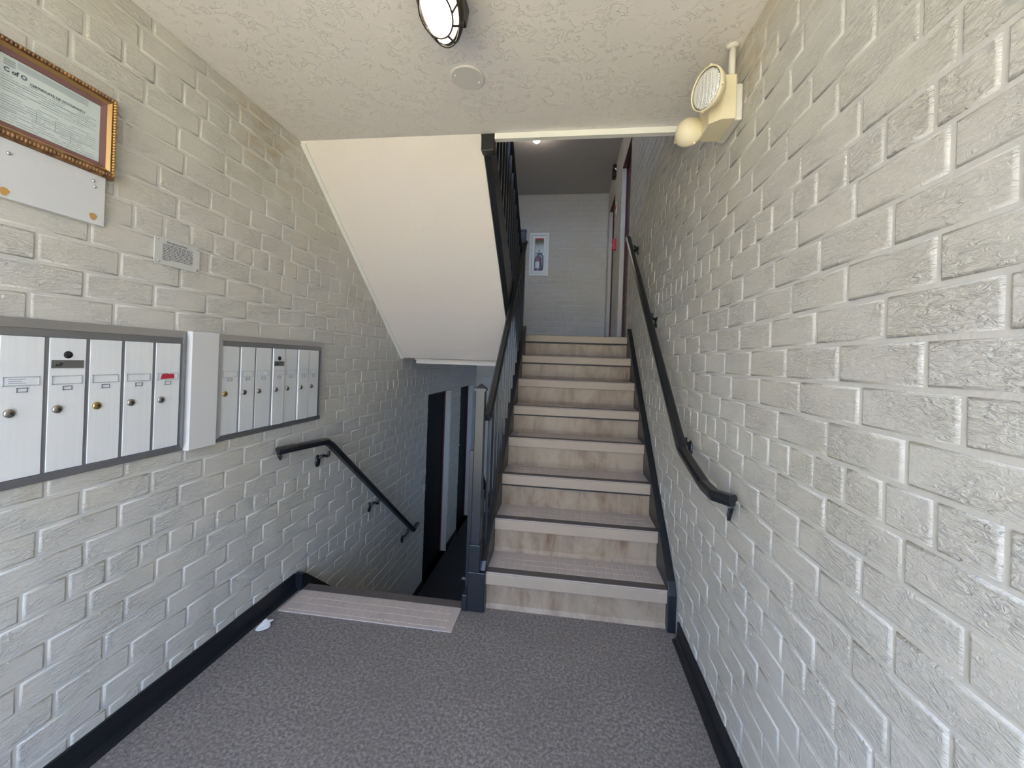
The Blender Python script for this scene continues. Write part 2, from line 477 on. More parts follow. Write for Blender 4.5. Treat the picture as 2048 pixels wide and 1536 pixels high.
def keep_left(a, b, c, d):
    if d <= ZLO: return None
    c = max(c, ZLO)
    if a > LY0 + 0.1:
        if d < max(ZLO, -SLOPE * (b - LY0)) - 0.12: return None
    elif d < 0.0: return None
    if a < YC: return (a, b, c, min(d, ZC + 0.005)) if c < ZC - 0.01 else None
    top = max(soffit_z(a), 1.25)
    if c > top: return None
    return (a, b, c, d)
lay_bricks(wall_left, XL, 1, PH_L, YF, YB, -25, 15, keep_left, L_DOORS)
b = MB(); slab_with_holes(b, XR + MD, 0.30, -1, YF, YB + 0.3, -0.2, 5.3, R_DOORS)
slab_with_holes(b, XR + MD, 0.30, -1, 2.2, YB + 0.3, ZLO - 0.2, -0.2, [])
wall_right = struct(b.build('wall_right', 'mortar', recalc=False), 'white painted brick wall beside the stairs on the right', 'wall')
def keep_right(a, b, c, d):
    if d <= 0.0: return None
    if a > SY0 + 0.1 and d < min(ZUP, RISE + SLOPE * (a - SY0)) - 0.30: return None
    if a < YC - 0.05:
        if c > ZC - 0.01: return None
        return (a, b, max(c, 0), min(d, ZC + 0.005))
    if c > ZT: return None
    return (a, b, max(c, 0), min(d, ZT + 0.005))
lay_bricks(wall_right, XR, -1, PH_R, YF, YB, -14, 33, keep_right, R_DOORS)
CAB = (-0.61, -0.35, 2.65, 3.275)    # recess of the extinguisher cabinet
b = MB(); slab_with_holes(b, YB + MD, 0.25, 0, XL, XR, ZLO - 0.2, 5.3, [CAB])
wall_back = struct(b.build('wall_back', 'mortar', recalc=False), 'painted brick end wall with the fire extinguisher cabinet', 'wall')
def keep_back(a, b, c, d):
    if c > ZT or d < ZLO: return None
    if d > 1.2 and c < ZUP - 0.05: return None
    return (a, b, max(c, ZLO), min(d, ZT + 0.003))
lay_bricks(wall_back, YB, 0, {}, XL, XR, -25, 33, keep_back, [CAB], limit=0)

# ------------------------------------------------------------------ floors, ceilings, outside
b = MB(); b.box((XL - .01, YF, -0.22), (-0.50, LY0 - 0.03, 0.0)); b.box((-0.50, YF, -0.22), (XR + .01, SY0 + 0.08, 0.0))
struct(b.build('floor', 'floor'), 'speckled grey-brown vinyl floor of the entry', 'floor')
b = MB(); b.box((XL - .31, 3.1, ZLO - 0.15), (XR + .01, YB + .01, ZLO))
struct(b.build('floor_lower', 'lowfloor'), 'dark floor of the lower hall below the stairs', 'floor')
b = MB(); b.box((XL - .01, YTOP + 0.04, 1.26), (XR + .31, YB + .01, ZUP))
struct(b.build('floor_upper', 'soffit'), 'upper landing slab at the top of the beige stairs', 'floor')
b = MB(); b.box((XL - .01, YF, ZC), (XR + .01, YC, 3.04))
ceil = struct(b.build('ceiling', 'ceil'), 'stippled off-white plaster ceiling over the entry', 'ceiling')
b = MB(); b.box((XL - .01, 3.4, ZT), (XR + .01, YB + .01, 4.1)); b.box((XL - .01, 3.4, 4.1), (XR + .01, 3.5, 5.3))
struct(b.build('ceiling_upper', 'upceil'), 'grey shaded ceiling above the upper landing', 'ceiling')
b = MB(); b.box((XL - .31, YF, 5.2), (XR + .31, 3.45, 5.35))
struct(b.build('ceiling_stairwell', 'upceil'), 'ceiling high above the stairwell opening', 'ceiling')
b = MB(); b.box((XL - .3, YF - .02, 3.04), (XR + .3, YF + .1, 3.3)); b.box((XL - .3, YF - .02, 5.1), (XR + .3, YF + .1, 5.3))
struct(b.build('wall_front', 'mortar'), 'upper front wall above the open entry', 'wall')
b = MB(); b.box((-30, -40, -0.30), (30, YF - 1.6, -0.17))
struct(b.build('ground', 'lawn'), 'sunlit dry lawn outside the entry', 'ground')
b = MB(); b.box((-30, YF - 1.6, -0.30), (30, YF, -0.16))
struct(b.build('path', 'concrete'), 'concrete walk outside the entry', 'path')
# white edge strip of the ceiling opening, strips round the soffit
b = MB(); b.box((-0.385, YC, 2.362), (XR - .001, YC + .03, 2.402))
struct(b.build('trim_1', 'white'), 'white strip along the ceiling edge over the stairs', 'trim')
b = MB(); b.tube([(XL + .012, 1.945, soffit_z(1.945) - .004), (XL + .012, 3.334, 1.270)], [(-.012, -.008), (.012, -.008), (.012, .008), (-.012, .008)])
struct(b.build('trim_2', 'white'), 'narrow white strip where the sloping soffit meets the brick', 'trim')
b = MB(); b.box((-1.345, 3.50, 1.228), (-0.46, 3.60, 1.27)); b.box((-1.345, 3.485, 1.255), (-0.46, 3.50, 1.27))
struct(b.build('trim_3', 'soffit'), 'stepped white lip under the lower end of the soffit', 'trim')

# coved black baseboards
def cove(name, label, pts, inward):
    b = MB(); prof = [(0, 0), (0, 0.088), (0.007, 0.086), (0.009, 0.02), (0.016, 0.007), (0.030, 0.002), (0.030, 0)]
    b.tube(pts, [(inward * u, v) for u, v in prof])
    return struct(b.build(name, 'base'), label, 'baseboard')
cove('baseboard_left', 'black coved rubber base along the mailbox wall', [(XL, YF, 0), (XL, 2.016, 0)], 1)
cove('baseboard_right', 'black coved rubber base along the right wall', [(XR, YF, 0), (XR, 1.975, 0)], -1)
cove('baseboard_lower', 'black base along the brick wall of the lower hall', [(XL, 3.22, ZLO), (XL, 4.08, ZLO)], 1)
cove('baseboard_pier', 'black base of the brick pier between the two dark doors', [(XL, 4.93, ZLO), (XL, 5.40, ZLO)], 1)

# ------------------------------------------------------------------ stair flights
def squares(x0, x1, y0, y1, z, pitch=0.039):
    b = MB(); nx = max(1, int((x1 - x0) / pitch)); ny = max(1, int((y1 - y0) / pitch))
    px, py = (x1 - x0) / nx, (y1 - y0) / ny; g = 0.0030; t = 0.0013
    for i in range(nx):
        for j in range(ny):
            a, c = x0 + i * px + g, y0 + j * py + g; d, e = x0 + (i + 1) * px - g, y0 + (j + 1) * py - g; s = 0.0022
            b.add([(a, c, z), (d, c, z), (d, e, z), (a, e, z), (a + s, c + s, z + t), (d - s, c + s, z + t), (d - s, e - s, z + t), (a + s, e - s, z + t)],
                  [(4, 5, 6, 7), (0, 1, 5, 4), (1, 2, 6, 5), (2, 3, 7, 6), (3, 0, 4, 7)])
    return b
up = thing('staircase', 'beige rubber-tread stairs rising to the upper landing', 'staircase', (0.076, SY0, 0))
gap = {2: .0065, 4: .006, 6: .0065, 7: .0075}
for i in range(8):
    y, z = SY0 + i * RUN, (i + 1) * RISE
    if i < 7:
        b = MB(); b.prism([(SX0, y + .004, z - .004), (SX0, y + .010, z), (SX0, y + RUN + .03, z), (SX0, y + RUN + .03, z - .03), (SX0, y + .03, z - .03), (SX0, y + .004, z - .03)], (SX1 - SX0, 0, 0))
        t = at(b.build('tread', 'rubber'), up)
        q = squares(SX0 + .05, SX1 - .05, y + .062, y + RUN - .01, z).build('raised_squares', 'rubber', recalc=False); at(q, up); q.parent = t; q.matrix_parent_inverse = Matrix(); q['kind'] = 'stuff'
    else:
        b = MB(); b.prism([(SX0, y + .004, z - .004), (SX0, y + .010, z), (SX0, y + .25, z + .001), (SX0, y + .25, z - .02), (SX0, y + .004, z - .03)], (SX1 - SX0, 0, 0))
        t = at(b.build('tread', 'rubber'), up)
    b = MB(); b.box((SX0, y, z - .060), (SX1, y + .012, z - .003)); n_ = at(b.build('nosing', 'lip', bevel=.004), up)
    b = MB(); b.box((SX0 + .002, y + .012, z - .001), (SX1 - .002, y + .058 if i < 7 else y + .03, z + .0022)); at(b.build('grip_strip', 'strip'), up)
    b = MB()
    zb = z - RISE
    b.prism([(SX0, y + .030, z - .055), (SX0, y + .030, zb + .02), (SX0, y + .022, zb + .006), (SX0, y + .018, zb), (SX0, y + .06, zb), (SX0, y + .06, z - .055)], (SX1 - SX0, 0, 0))
    at(b.build('riser', 'riser'), up)
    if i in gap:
        b = MB(); b.box((SX0 + .002, y + .010, z - .060 - gap[i] * 1.6), (SX1 - .002, y + .032, z - .060)); at(b.build('gap_shade_strip', 'dark'), up)  # dark strip painted in for the shadow gap under the nosing
def stringer(x0, x1, parent, top=0.045):
    b = MB()
    ya, yb = SY0 - .012, YTOP + .06
    zt = lambda yy: RISE + SLOPE * (yy - SY0) + top
    prof = [(x0, ya, 0.0), (x0, ya, RISE - .01), (x0, ya + .03, zt(ya + .03)), (x0, yb, zt(yb)), (x0, yb, zt(yb) - .42), (x0, SY0 + .32, 0.0)]
    b.prism(prof, (x1 - x0, 0, 0))
    return at(b.build('stringer', 'black', bevel=.004), parent)
stringer(SX1 + .0005, XR - .001, up, 0.028)
stringer(-0.412, SX0 - .0005, up, 0.035)
# lower flight
low = thing('staircase', 'short flight going down to the dark lower hall', 'staircase', (-0.93, LY0, 0))
LX0, LX1 = -1.372, -0.488
b = MB(); b.box((LX0, 1.835, -.01), (LX1, 2.018, .004)); t = at(b.build('tread', 'rubber'), low)
t['label'] = 'beige rubber landing tread with raised squares'
q = squares(LX0 + .03, LX1 - .03, 1.853, 2.008, .004).build('raised_squares', 'rubber', recalc=False); at(q, low); q.parent = t; q.matrix_parent_inverse = Matrix(); q['kind'] = 'stuff'
b = MB(); b.box((LX0, 2.018, -.008), (LX1, LY0, .006)); at(b.build('grip_strip', 'strip'), low)
b = MB(); b.box((LX0, LY0 - .012, -.055), (LX1, LY0, -.008)); at(b.build('nosing', 'lip'), low)
for i in range(6):
    y, z = LY0 + i * RUN, -i * RISE
    b = MB(); b.box((LX0, y - .03, z - RISE), (LX1, y - .018, z - .004)); at(b.build('riser', 'riser'), low)
    if i < 5:
        b = MB(); b.box((LX0, y - .03, z - RISE - .02), (LX1, y + RUN - .012, z - RISE)); at(b.build('tread', 'rubber'), low)
        b = MB(); b.box((LX0, y + RUN - .012, z - RISE - .05), (LX1, y + RUN, z - RISE)); at(b.build('nosing', 'lip'), low)
for xa, xb in ((XL + .001, LX0 - .001),):
    b = MB(); zt = lambda yy: 0.085 - SLOPE * (yy - 2.045)
    b.prism([(xa, 2.016, -.20), (xa, 2.016, 0.086), (xa, 2.045, 0.082), (xa, 3.25, zt(3.25)), (xa, 3.25, ZLO), (xa, 3.1, ZLO)], (xb - xa, 0, 0))
    at(b.build('skirt_board', 'base'), low)
b = MB(); b.prism([(-0.487, 2.07, -.25), (-0.487, 2.07, 0.07), (-0.487, 3.25, 0.07 - SLOPE * 1.18), (-0.487, 3.25, ZLO), (-0.487, 3.1, ZLO)], (.03, 0, 0))
at(b.build('stringer', 'black'), low)
# wall under the upper flight, seen only from the side
b = MB(); b.prism([(-0.45, 2.13, -.22), (-0.45, 2.30, 0.0), (-0.45, YTOP, 1.20), (-0.45, YTOP, ZLO), (-0.45, 3.1, ZLO)], (.035, 0, 0))
struct(b.build('wall_under_stairs', 'mortar'), 'painted wall closing the side under the beige stairs', 'wall')
# second flight, seen from below
fl2 = thing('staircase', 'upper return flight with smooth white sloping underside', 'staircase', (-0.93, 3.334, 1.274))
FX0, FX1 = XL + .0005, -0.455
prof = [(1.938, 2.39), (3.334, 1.274), (3.66, 1.274), (3.66, ZUP)]
for i in range(8):
    y = 3.62 - i * RUN; z = ZUP + i * RISE
    prof += [(y, z), (y, min(z + RISE, 3.04))]
prof += [(1.938, 3.04)]
b = MB(); b.prism([(FX0, y, z) for y, z in prof], (FX1 - FX0, 0, 0)); at(b.build('underside', 'soffit'), fl2)
b = MB(); b.prism([(FX1 + .0005, 1.942, soffit_z(1.942) + .02), (FX1 + .0005, 3.40, soffit_z(3.40) + .02), (FX1 + .0005, 3.62, 1.24), (FX1 + .0005, 3.62, 1.46), (FX1 + .0005, 1.942, soffit_z(1.942) + .19)], (.035, 0, 0))
at(b.build('stringer', 'black'), fl2)

# ------------------------------------------------------------------ railings
CAP = [(-.021, -.006), (-.021, .004), (-.012, .012), (.012, .012), (.021, .004), (.021, -.006), (.013, -.011), (.013, -.021), (-.013, -.021), (-.013, -.011)]
def cap(k=1.0): return [(a * k, c * k) for a, c in CAP]
def lerp(a, b, t): return tuple(x + (y - x) * t for x, y in zip(a, b))
rl = thing('stair_railing', 'black iron railing with newel posts on the left of the beige stairs', 'railing', (-0.43, 2.03, 0))
b = MB(); b.box((-.452, 2.012, 0.0), (-.404, 2.058, 1.125)); at(b.build('newel_post', 'baluster', bevel=.003), rl)
b = MB(); b.box((-.457, 2.007, 1.118), (-.399, 2.063, 1.132)); b.add([(-.457, 2.007, 1.132), (-.399, 2.007, 1.132), (-.399, 2.063, 1.132), (-.457, 2.063, 1.132), (-.428, 2.035, 1.156)], [(0, 1, 4), (1, 2, 4), (2, 3, 4), (3, 0, 4), (3, 2, 1, 0)])
at(b.build('newel_cap', 'baluster'), rl)
b = MB(); b.box((-.458, 2.004, .0), (-.370, 2.066, .20)); b.box((-.458, 2.004, .20), (-.398, 2.066, .338)); b.box((-.486, 2.002, 0), (-.457, 2.064, .082)); at(b.build('post_base', 'black', bevel=.004), rl)
r0, r1 = Vector((-.394, 2.075, .985)), Vector((-.412, 3.70, 2.385))
b = MB(); b.tube([(-.40, 2.05, .985), r0, r1, r1 + Vector((0, .04, .0))], cap(1.0)); at(b.build('handrail', 'rail'), rl)
b = MB(); b.box((-.452, 3.66, 1.30), (-.405, 3.706, 2.47)); b.box((-.457, 3.655, 2.47), (-.40, 3.711, 2.485)); at(b.build('newel_post', 'baluster', bevel=.003), rl)
for k in range(14):
    t_ = (k + .35) / 14
    p_ = r0.lerp(r1, t_)
    zb = RISE + SLOPE * (p_.y - SY0) + .03
    b = MB(); b.box((p_.x - .0065, p_.y - .0065, zb), (p_.x + .0065, p_.y + .0065, p_.z - .012)); at(b.build('baluster', 'baluster'), rl)
b = MB(); bz = lambda y: RISE + SLOPE * (y - SY0) + .05
rl2 = thing('stair_railing', 'black railing on the edge of the white return flight overhead', 'railing', (-0.437, 3.6, 1.6))
q0, q1 = Vector((-.437, 3.66, 2.16)), Vector((-.437, 1.98, 3.38))
b = MB(); b.tube([q0, q1], cap(1.0)); at(b.build('handrail', 'rail'), rl2)
b = MB(); b.box((-.452, 1.9395, 2.308), (-.388, 1.99, 2.389)); b.box((-.447, 1.942, 2.389), (-.393, 1.985, 3.9)); at(b.build('newel_post', 'black', bevel=.003), rl2)
for k in range(15):
    y = 3.57 - k * .105
    zt_ = q0.z + (q1.z - q0.z) * (q0.y - y) / (q0.y - q1.y); zb_ = soffit_z(y) + .15
    b = MB(); b.box((-.4435, y - .0065, zb_), (-.4305, y + .0065, zt_ - .01)); at(b.build('baluster', 'baluster'), rl2)
rl3 = thing('stair_railing', 'low black railing beside the flight going down, behind the newel', 'railing', (-0.47, 2.06, 0))
b = MB(); b.box((-.486, 2.07, .05), (-.464, 2.094, .80)); at(b.build('newel_post', 'baluster', bevel=.002), rl3)
g0, g1 = Vector((-.472, 2.085, .79)), Vector((-.472, 3.20, .79 - SLOPE * 1.115))
b = MB(); b.tube([g0, g1], cap(.9)); at(b.build('handrail', 'rail'), rl3)
for k in range(9):
    p_ = g0.lerp(g1, (k + .8) / 9.3)
    b = MB(); b.box((-.478, p_.y - .006, .06 - SLOPE * (p_.y - 2.07)), (-.466, p_.y + .006, p_.z - .01)); at(b.build('baluster', 'baluster'), rl3)
b = MB(); b.box((-.49, 3.19, ZLO), (-.455, 3.225, -.10)); at(b.build('newel_post', 'baluster'), rl3)

# wall handrails with brackets
def wall_rail(label, path, brackets, face, s, endpts):
    t = thing('wall_handrail', label, 'handrail', path[0])
    b = MB(); b.tube(path, [(a * 1.02, c * 1.05) for a, c in CAP]); at(b.build('rail', 'rail'), t)
    for (y, z, wy, wz) in brackets:      # rail point, wall point
        x = path[0][0]
        wv = Vector((face, wy, wz))
        A = Vector((x, y, z - .018)); B = Vector((face + s * .010, wy, wz + .018))
        K1 = Vector((face + s * .030, wy + (y - wy) * .18, wz + .030)); K2 = Vector((x - s * .012, wy + (y - wy) * .62, wz + .012 + (z - wz) * .15)); K3 = Vector((x, y - (y - wy) * .12, z - .045))
        ctrl = [B, K1, K2, K3, A]; pts = []
        for i in range(len(ctrl) - 1):
            p_0 = ctrl[max(i - 1, 0)]; p_1 = ctrl[i]; p_2 = ctrl[i + 1]; p_3 = ctrl[min(i + 2, len(ctrl) - 1)]
            for k in range(5):
                u = k / 5; pts.append(.5 * ((2 * p_1) + (p_2 - p_0) * u + (2 * p_0 - 5 * p_1 + 4 * p_2 - p_3) * u * u + (3 * p_1 - p_0 - 3 * p_2 + p_3) * u ** 3))
        pts.append(A)
        b = MB(); b.rod(pts, .0082, 8, up=(0, 1, .2)); br = at(b.build('bracket', 'rail'), t)
        b = MB(); ring = []
        prof = [(1.0, -.002), (1.0, .004), (.82, .010), (.45, .0135), (.03, .014)]; sg = 18
        for (k_, h_) in prof:
            ring += [(face + s * h_, wy + .021 * k_ * math.cos(2 * math.pi * q / sg), wz + .036 * k_ * math.sin(2 * math.pi * q / sg)) for q in range(sg)]
        b.add(ring, [(i_ * sg + j_, i_ * sg + (j_ + 1) % sg, (i_ + 1) * sg + (j_ + 1) % sg, (i_ + 1) * sg + j_) for i_ in range(4) for j_ in range(sg)] + [tuple(range(4 * sg, 5 * sg))], True)
        pl = b.build('rosette', 'rail'); at(pl, t); pl.parent = br; pl.matrix_parent_inverse = Matrix()
    for (p0, p1, p2) in endpts:
        b = MB(); b.tube([p0, p1, p2], [(-.012, -.005), (.012, -.005), (.012, .005), (-.012, .005)], up=(s, .01, 0.3)); at(b.build('end_return', 'rail'), t)
    return t
xr = 0.497
wall_rail('long black handrail rising along the right brick wall', [(xr + .035, 1.345, .868), (xr, 1.40, .866), (xr, 1.50, .868), (xr, 1.785, .93), (xr, 3.60, 2.385), (xr, 3.70, 2.40)],
          [(1.86, .985, 1.885, .915), (2.66, 1.63, 2.67, 1.555), (3.45, 2.26, 3.46, 2.235)], XR, -1,
          [((xr + .030, 1.352, .850), (xr + .055, 1.40, .835), (XR - .004, 1.445, .775))])
xl = -1.352
wall_rail('bent black handrail on the mailbox wall descending to the lower hall', [(xl - .035, 1.81, .80), (xl, 1.885, .805), (xl, 2.155, .785), (xl, 2.21, .755), (xl, 3.60, -.318), (xl - .03, 3.78, -.335)],
          [(2.25, .72, 2.185, .655), (2.93, .20, 2.845, .150), (3.55, -.28, 3.49, -.365)], XL, 1,
          [((xl - .038, 1.815, .79), (xl - .05, 1.84, .775), (XL + .005, 1.872, .745))])

# ------------------------------------------------------------------ mailboxes
def frame_ring(b, x, y0, y1, z0, z1, wdt, d0, d1):
    """sloped picture-frame ring on the left wall: outer edge proud d0, inner edge proud d1"""
    o = [(x, y0, z0), (x, y1, z0), (x, y1, z1), (x, y0, z1)]
    A = [(x + d0, p[1], p[2]) for p in o]
    I = [(x + d1, y0 + wdt, z0 + wdt), (x + d1, y1 - wdt, z0 + wdt), (x + d1, y1 - wdt, z1 - wdt), (x + d1, y0 + wdt, z1 - wdt)]
    J = [(x, p[1], p[2]) for p in I]
    vs = o + A + I + J; fs = []
    for i in range(4):
        j = (i + 1) % 4
        fs += [(i, j, 4 + j, 4 + i), (4 + i, 4 + j, 8 + j, 8 + i), (8 + i, 8 + j, 12 + j, 12 + i), (12 + i, 12 + j, j, i)]
    b.add(vs, fs)
def mailbox(label, y0, y1, dv, door_mat, frame_d, master, brass, sticker, nametag, ajar):
    t = thing('mailbox_unit', label, 'mailboxes', (XL, (y0 + y1) / 2, .90))
    z0, z1 = .900, 1.346
    b = MB(); frame_ring(b, XL, y0, y1, z0, z1, .026, .006, .022); at(b.build('outer_frame', 'alu'), t)
    b = MB(); b.box((XL, dv[0] - .006, z0 + .02), (XL + .012, dv[-1] + .006, z1 - .02)); at(b.build('back_box', 'alu'), t)
    b = MB(); b.box((XL + .012, y0 + .026, 1.299), (XL + .020, y1 - .026, 1.3195)); at(b.build('top_rail', 'alu'), t)
    for yv in dv[1:-1]:
        b = MB(); b.box((XL + .012, yv - .005, z0 + .026), (XL + .0165, yv + .005, 1.299)); at(b.build('divider', 'alu'), t)
    for i in range(7):
        a, c = dv[i] + .0055, dv[i + 1] - .0055; xf = XL + .0185; wd = c - a; mid = (a + c) / 2
        b = MB(); b.box((XL + .012, a, .927), (xf, c, 1.298)); d = at(b.build('door', door_mat, bevel=.0008), t)
        if i in ajar: d.rotation_euler.z = 0; d.location.x += ajar[i]
        ox = ajar.get(i, 0); fx = xf + ox
        def sub(b_, nm, m_): o = b_.build(nm, m_); at(o, t); o.parent = d; o.matrix_parent_inverse = Matrix.Translation((-ox, 0, 0)); return o
        b = MB(); y_a, y_b = a + .006, c - .008
        for (p, q, r_, s_) in ((y_a, y_b, 1.168, 1.1695), (y_a, y_b, 1.1905, 1.192), (y_a, y_a + .0018, 1.168, 1.192), (y_b - .0018, y_b, 1.168, 1.192)): b.box((fx, p, r_), (fx + .0016, q, s_))
        sub(b, 'name_slot', 'slot')
        b = MB(); zz = 1.151
        for (p, q, r_, s_) in ((mid - .011, mid + .011, zz, zz + .002), (mid - .011, mid + .011, zz + .010, zz + .012), (mid - .011, mid - .009, zz, zz + .012), (mid + .009, mid + .011, zz, zz + .012)): b.box((fx, p, r_), (fx + .0014, q, s_))
        sub(b, 'number_holder', 'holder')
        ly = a + .020; m_ = 'brass' if i in brass else 'lock'
        b = MB(); b.lathe([(.0115, 0), (.0112, .004), (.008, .006), (.001, .0065)], (fx, ly, 1.099), (1, 0, 0), 20)
        sub(b, 'lock', m_)
        b = MB(); b.box((fx + .0060, ly - .001, 1.0965), (fx + .0069, ly + .0045, 1.1015)); sub(b, 'keyhole', 'dark')
        if i == master:
            b = MB(); b.lathe([(.0105, 0), (.0100, .002), (.001, .0025)], (fx, mid - .001, 1.251), (1, 0, 0), 20); sub(b, 'master_lock', 'dark')
            b = MB(); b.box((fx, a + .004, 1.213), (fx + .0015, c - .006, 1.236)); sub(b, 'maker_plate', 'plate')
            b = MB(); X = (0, 1, 0); Z = (0, 0, 1); yy = a + .012
            b.add([(fx + .0018, yy, 1.219), (fx + .0018, yy + .008, 1.219), (fx + .0018, yy + .004, 1.227)], [(0, 1, 2)])
            b.add(*text_mesh('JF', .011, (fx + .0018, yy + .009, 1.220), X, Z, .0006)); sub(b, 'plate_mark', 'dark')
        if i == sticker:
            b = MB(); b.add([(fx + .0009, a + .016, 1.1715), (fx + .0009, c - .020, 1.1725), (fx + .0009, c - .022, 1.188), (fx + .0009, c - .045, 1.1885), (fx + .0009, c - .046, 1.1905), (fx + .0009, a + .022, 1.189)], [(0, 1, 2, 3, 4, 5)]); sub(b, 'red_sticker', 'red')
        if i in nametag:
            b = MB(); b.box((fx, a + .010, 1.1705), (fx + .0008, c - .028, 1.1895)); sub(b, 'name_card', 'paper')
            b = MB()
            for k in range(3): b.box((fx + .0008, a + .016, 1.174 + k * .005), (fx + .0011, c - .036 - .008 * (k % 2), 1.1762 + k * .005))
            sub(b, 'name_print', 'inkgrey')
    return t
mailbox('row of silver mailbox doors nearest the frame, one with a red sticker', .601, 1.338, [.629, .7265, .824, .9215, 1.017, 1.113, 1.211, 1.309], 'mdoor', .02, 3, {4}, 6, {2}, {})
mailbox('farther grey framed row of narrow brushed mailbox doors', 1.457, 2.186, [1.478, 1.577, 1.665, 1.767, 1.856, 1.955, 2.049, 2.142], 'mdoor2', .02, 3, {0}, -1, {2}, {3: .006, 1: .002, 5: .004})
b = MB(); b.box((XL - .004, 1.3385, .899), (XL + .030, 1.4565, 1.347))
tag(b.build('filler_panel', 'filler', bevel=.0015), 'plain painted panel between the two mailbox rows', 'panel')

# ------------------------------------------------------------------ framed certificate, board, plate
FX = XL + .004
fr = thing('framed_certificate', 'certificate in a bronze rope-edged frame high on the left wall', 'certificate', (XL, .92, 1.79))
y0, y1, z0, z1 = .772, 1.071, 1.790, 2.038
b = MB(); frame_ring(b, XL, y0, y1, z0, z1, .020, .016, .024); at(b.build('outer_moulding', 'frame'), fr)
b = MB(); frame_ring(b, XL, y0 + .020, y1 - .020, z0 + .020, z1 - .020, .007, .0245, .017); at(b.build('gold_slip', 'gold'), fr)
b = MB(); frame_ring(b, XL, y0 + .027, y1 - .027, z0 + .027, z1 - .027, .012, .0165, .0125); at(b.build('liner', 'mauve'), fr)
def bead_run(p0, p1, n):
    b = MB(); p0, p1 = Vector(p0), Vector(p1); d = (p1 - p0).normalized()
    for k in range(n):
        c = p0.lerp(p1, (k + .5) / n); h = (p1 - p0).length / n * .62
        tw = Vector((0, -d.z, d.y)) * .35
        b.lathe([(.0008, -h), (.0048, -h * .55), (.0064, 0), (.0048, h * .55), (.0008, h)], c, (d + tw).normalized(), 7)
    return b
for (p0, p1, n) in (((XL + .023, y0 + .008, z0 + .010), (XL + .023, y1 - .008, z0 + .010), 34), ((XL + .023, y0 + .008, z1 - .010), (XL + .023, y1 - .008, z1 - .010), 34),
                    ((XL + .023, y1 - .010, z0 + .008), (XL + .023, y1 - .010, z1 - .008), 27), ((XL + .023, y0 + .010, z0 + .008), (XL + .023, y0 + .010, z1 - .008), 27)):
    at(bead_run(p0, p1, n).build('rope_edge', 'gold' if p0[1] == p1[1] else 'frame', recalc=False), fr)
b = MB(); b.box((XL, y0 + .033, z0 + .033), (XL + .008, y1 - .033, z1 - .033)); pa = at(b.build('paper', 'paper'), fr)
X, Z = (0, 1, 0), (0, 0, 1); px = XL + .0086
b = MB(); pa0, pa1, pz1, pz0 = y0 + .040, y1 - .040, z1 - .040, z0 + .040
b.add(*text_mesh('C of O', .0155, (px, pa0 + .010, pz1 - .040), X, Z, .0006))
b.add(*text_mesh('CERTIFICATE OF OCCUPANCY', .0088, (px, pa0 + .060, pz1 - .046), X, Z, .0003))
at(b.build('printed_title', 'ink', recalc=False), fr)
b = MB()
for k in range(3): b.box((px - .0003, pa0 + .010, pz1 - .012 - k * .006), (px, pa0 + .032, pz1 - .008 - k * .006))
rr = random.Random(3); zz = pz1 - .050
while zz > pz0 + .006:
    yy = pa0 + .008
    while yy < pa1 - .02:
        ln = rr.uniform(.012, .05); b.box((px - .0003, yy, zz), (px, min(yy + ln, pa1 - .01), zz + .0013)); yy += ln + rr.choice((.004, .006, .03))
    zz -= rr.choice((.0062, .0062, .0125))
for zl in (pz1 - .062, pz1 - .080, pz0 + .050, pz0 + .034): b.box((px - .0003, pa0 + .006, zl), (px, pa1 - .006, zl + .0008))
for yl, za, zb in ((pa0 + .075, pz0 + .034, pz0 + .062), (pa0 + .115, pz0 + .034, pz0 + .062), (pa0 + .15, pz0 + .02, pz0 + .05)): b.box((px - .0003, yl, za), (px, yl + .0008, zb))
at(b.build('printed_lines', 'inkgrey', recalc=False), fr)
b = MB(); b.box((px - .0005, pa0 + .036, pz1 - .020), (px - .0002, pa1 - .03, pz1 - .004)); at(b.build('printed_band', 'band', recalc=False), fr)
b = MB(); b.box((XL + .0105, y0 + .032, z0 + .032), (XL + .0120, y1 - .032, z1 - .032)); at(b.build('pane', 'glass'), fr)

bd = thing('notice_board', 'blank white painted board under the framed certificate', 'board', (XL, .92, 1.64))
b = MB(); b.box((XL, .788, 1.642), (XL + .012, 1.050, 1.7895)); at(b.build('panel', 'board', bevel=.001), bd)
for (yy, zz, s_) in ((.829, 1.657, .010), (1.020, 1.663, .010), (.800, 1.75, .006)):
    b = MB(); b.add([(XL + .0126, yy + s_ * math.cos(a) * (1 + .25 * math.sin(3 * a)), zz + s_ * 1.1 * math.sin(a)) for a in [i * math.pi / 4 + .3 for i in range(8)]], [tuple(range(8))])
    at(b.build('glue_patch', 'glue', recalc=False), bd)
for yy, zz in ((1.018, 1.768), (1.022, 1.752), (.835, 1.755)):
    b = MB(); b.lathe([(.005, 0), (.004, .003), (.0005, .0045)], (XL + .012, yy, zz), (1, 0, 0), 12); at(b.build('screw', 'steel'), bd)

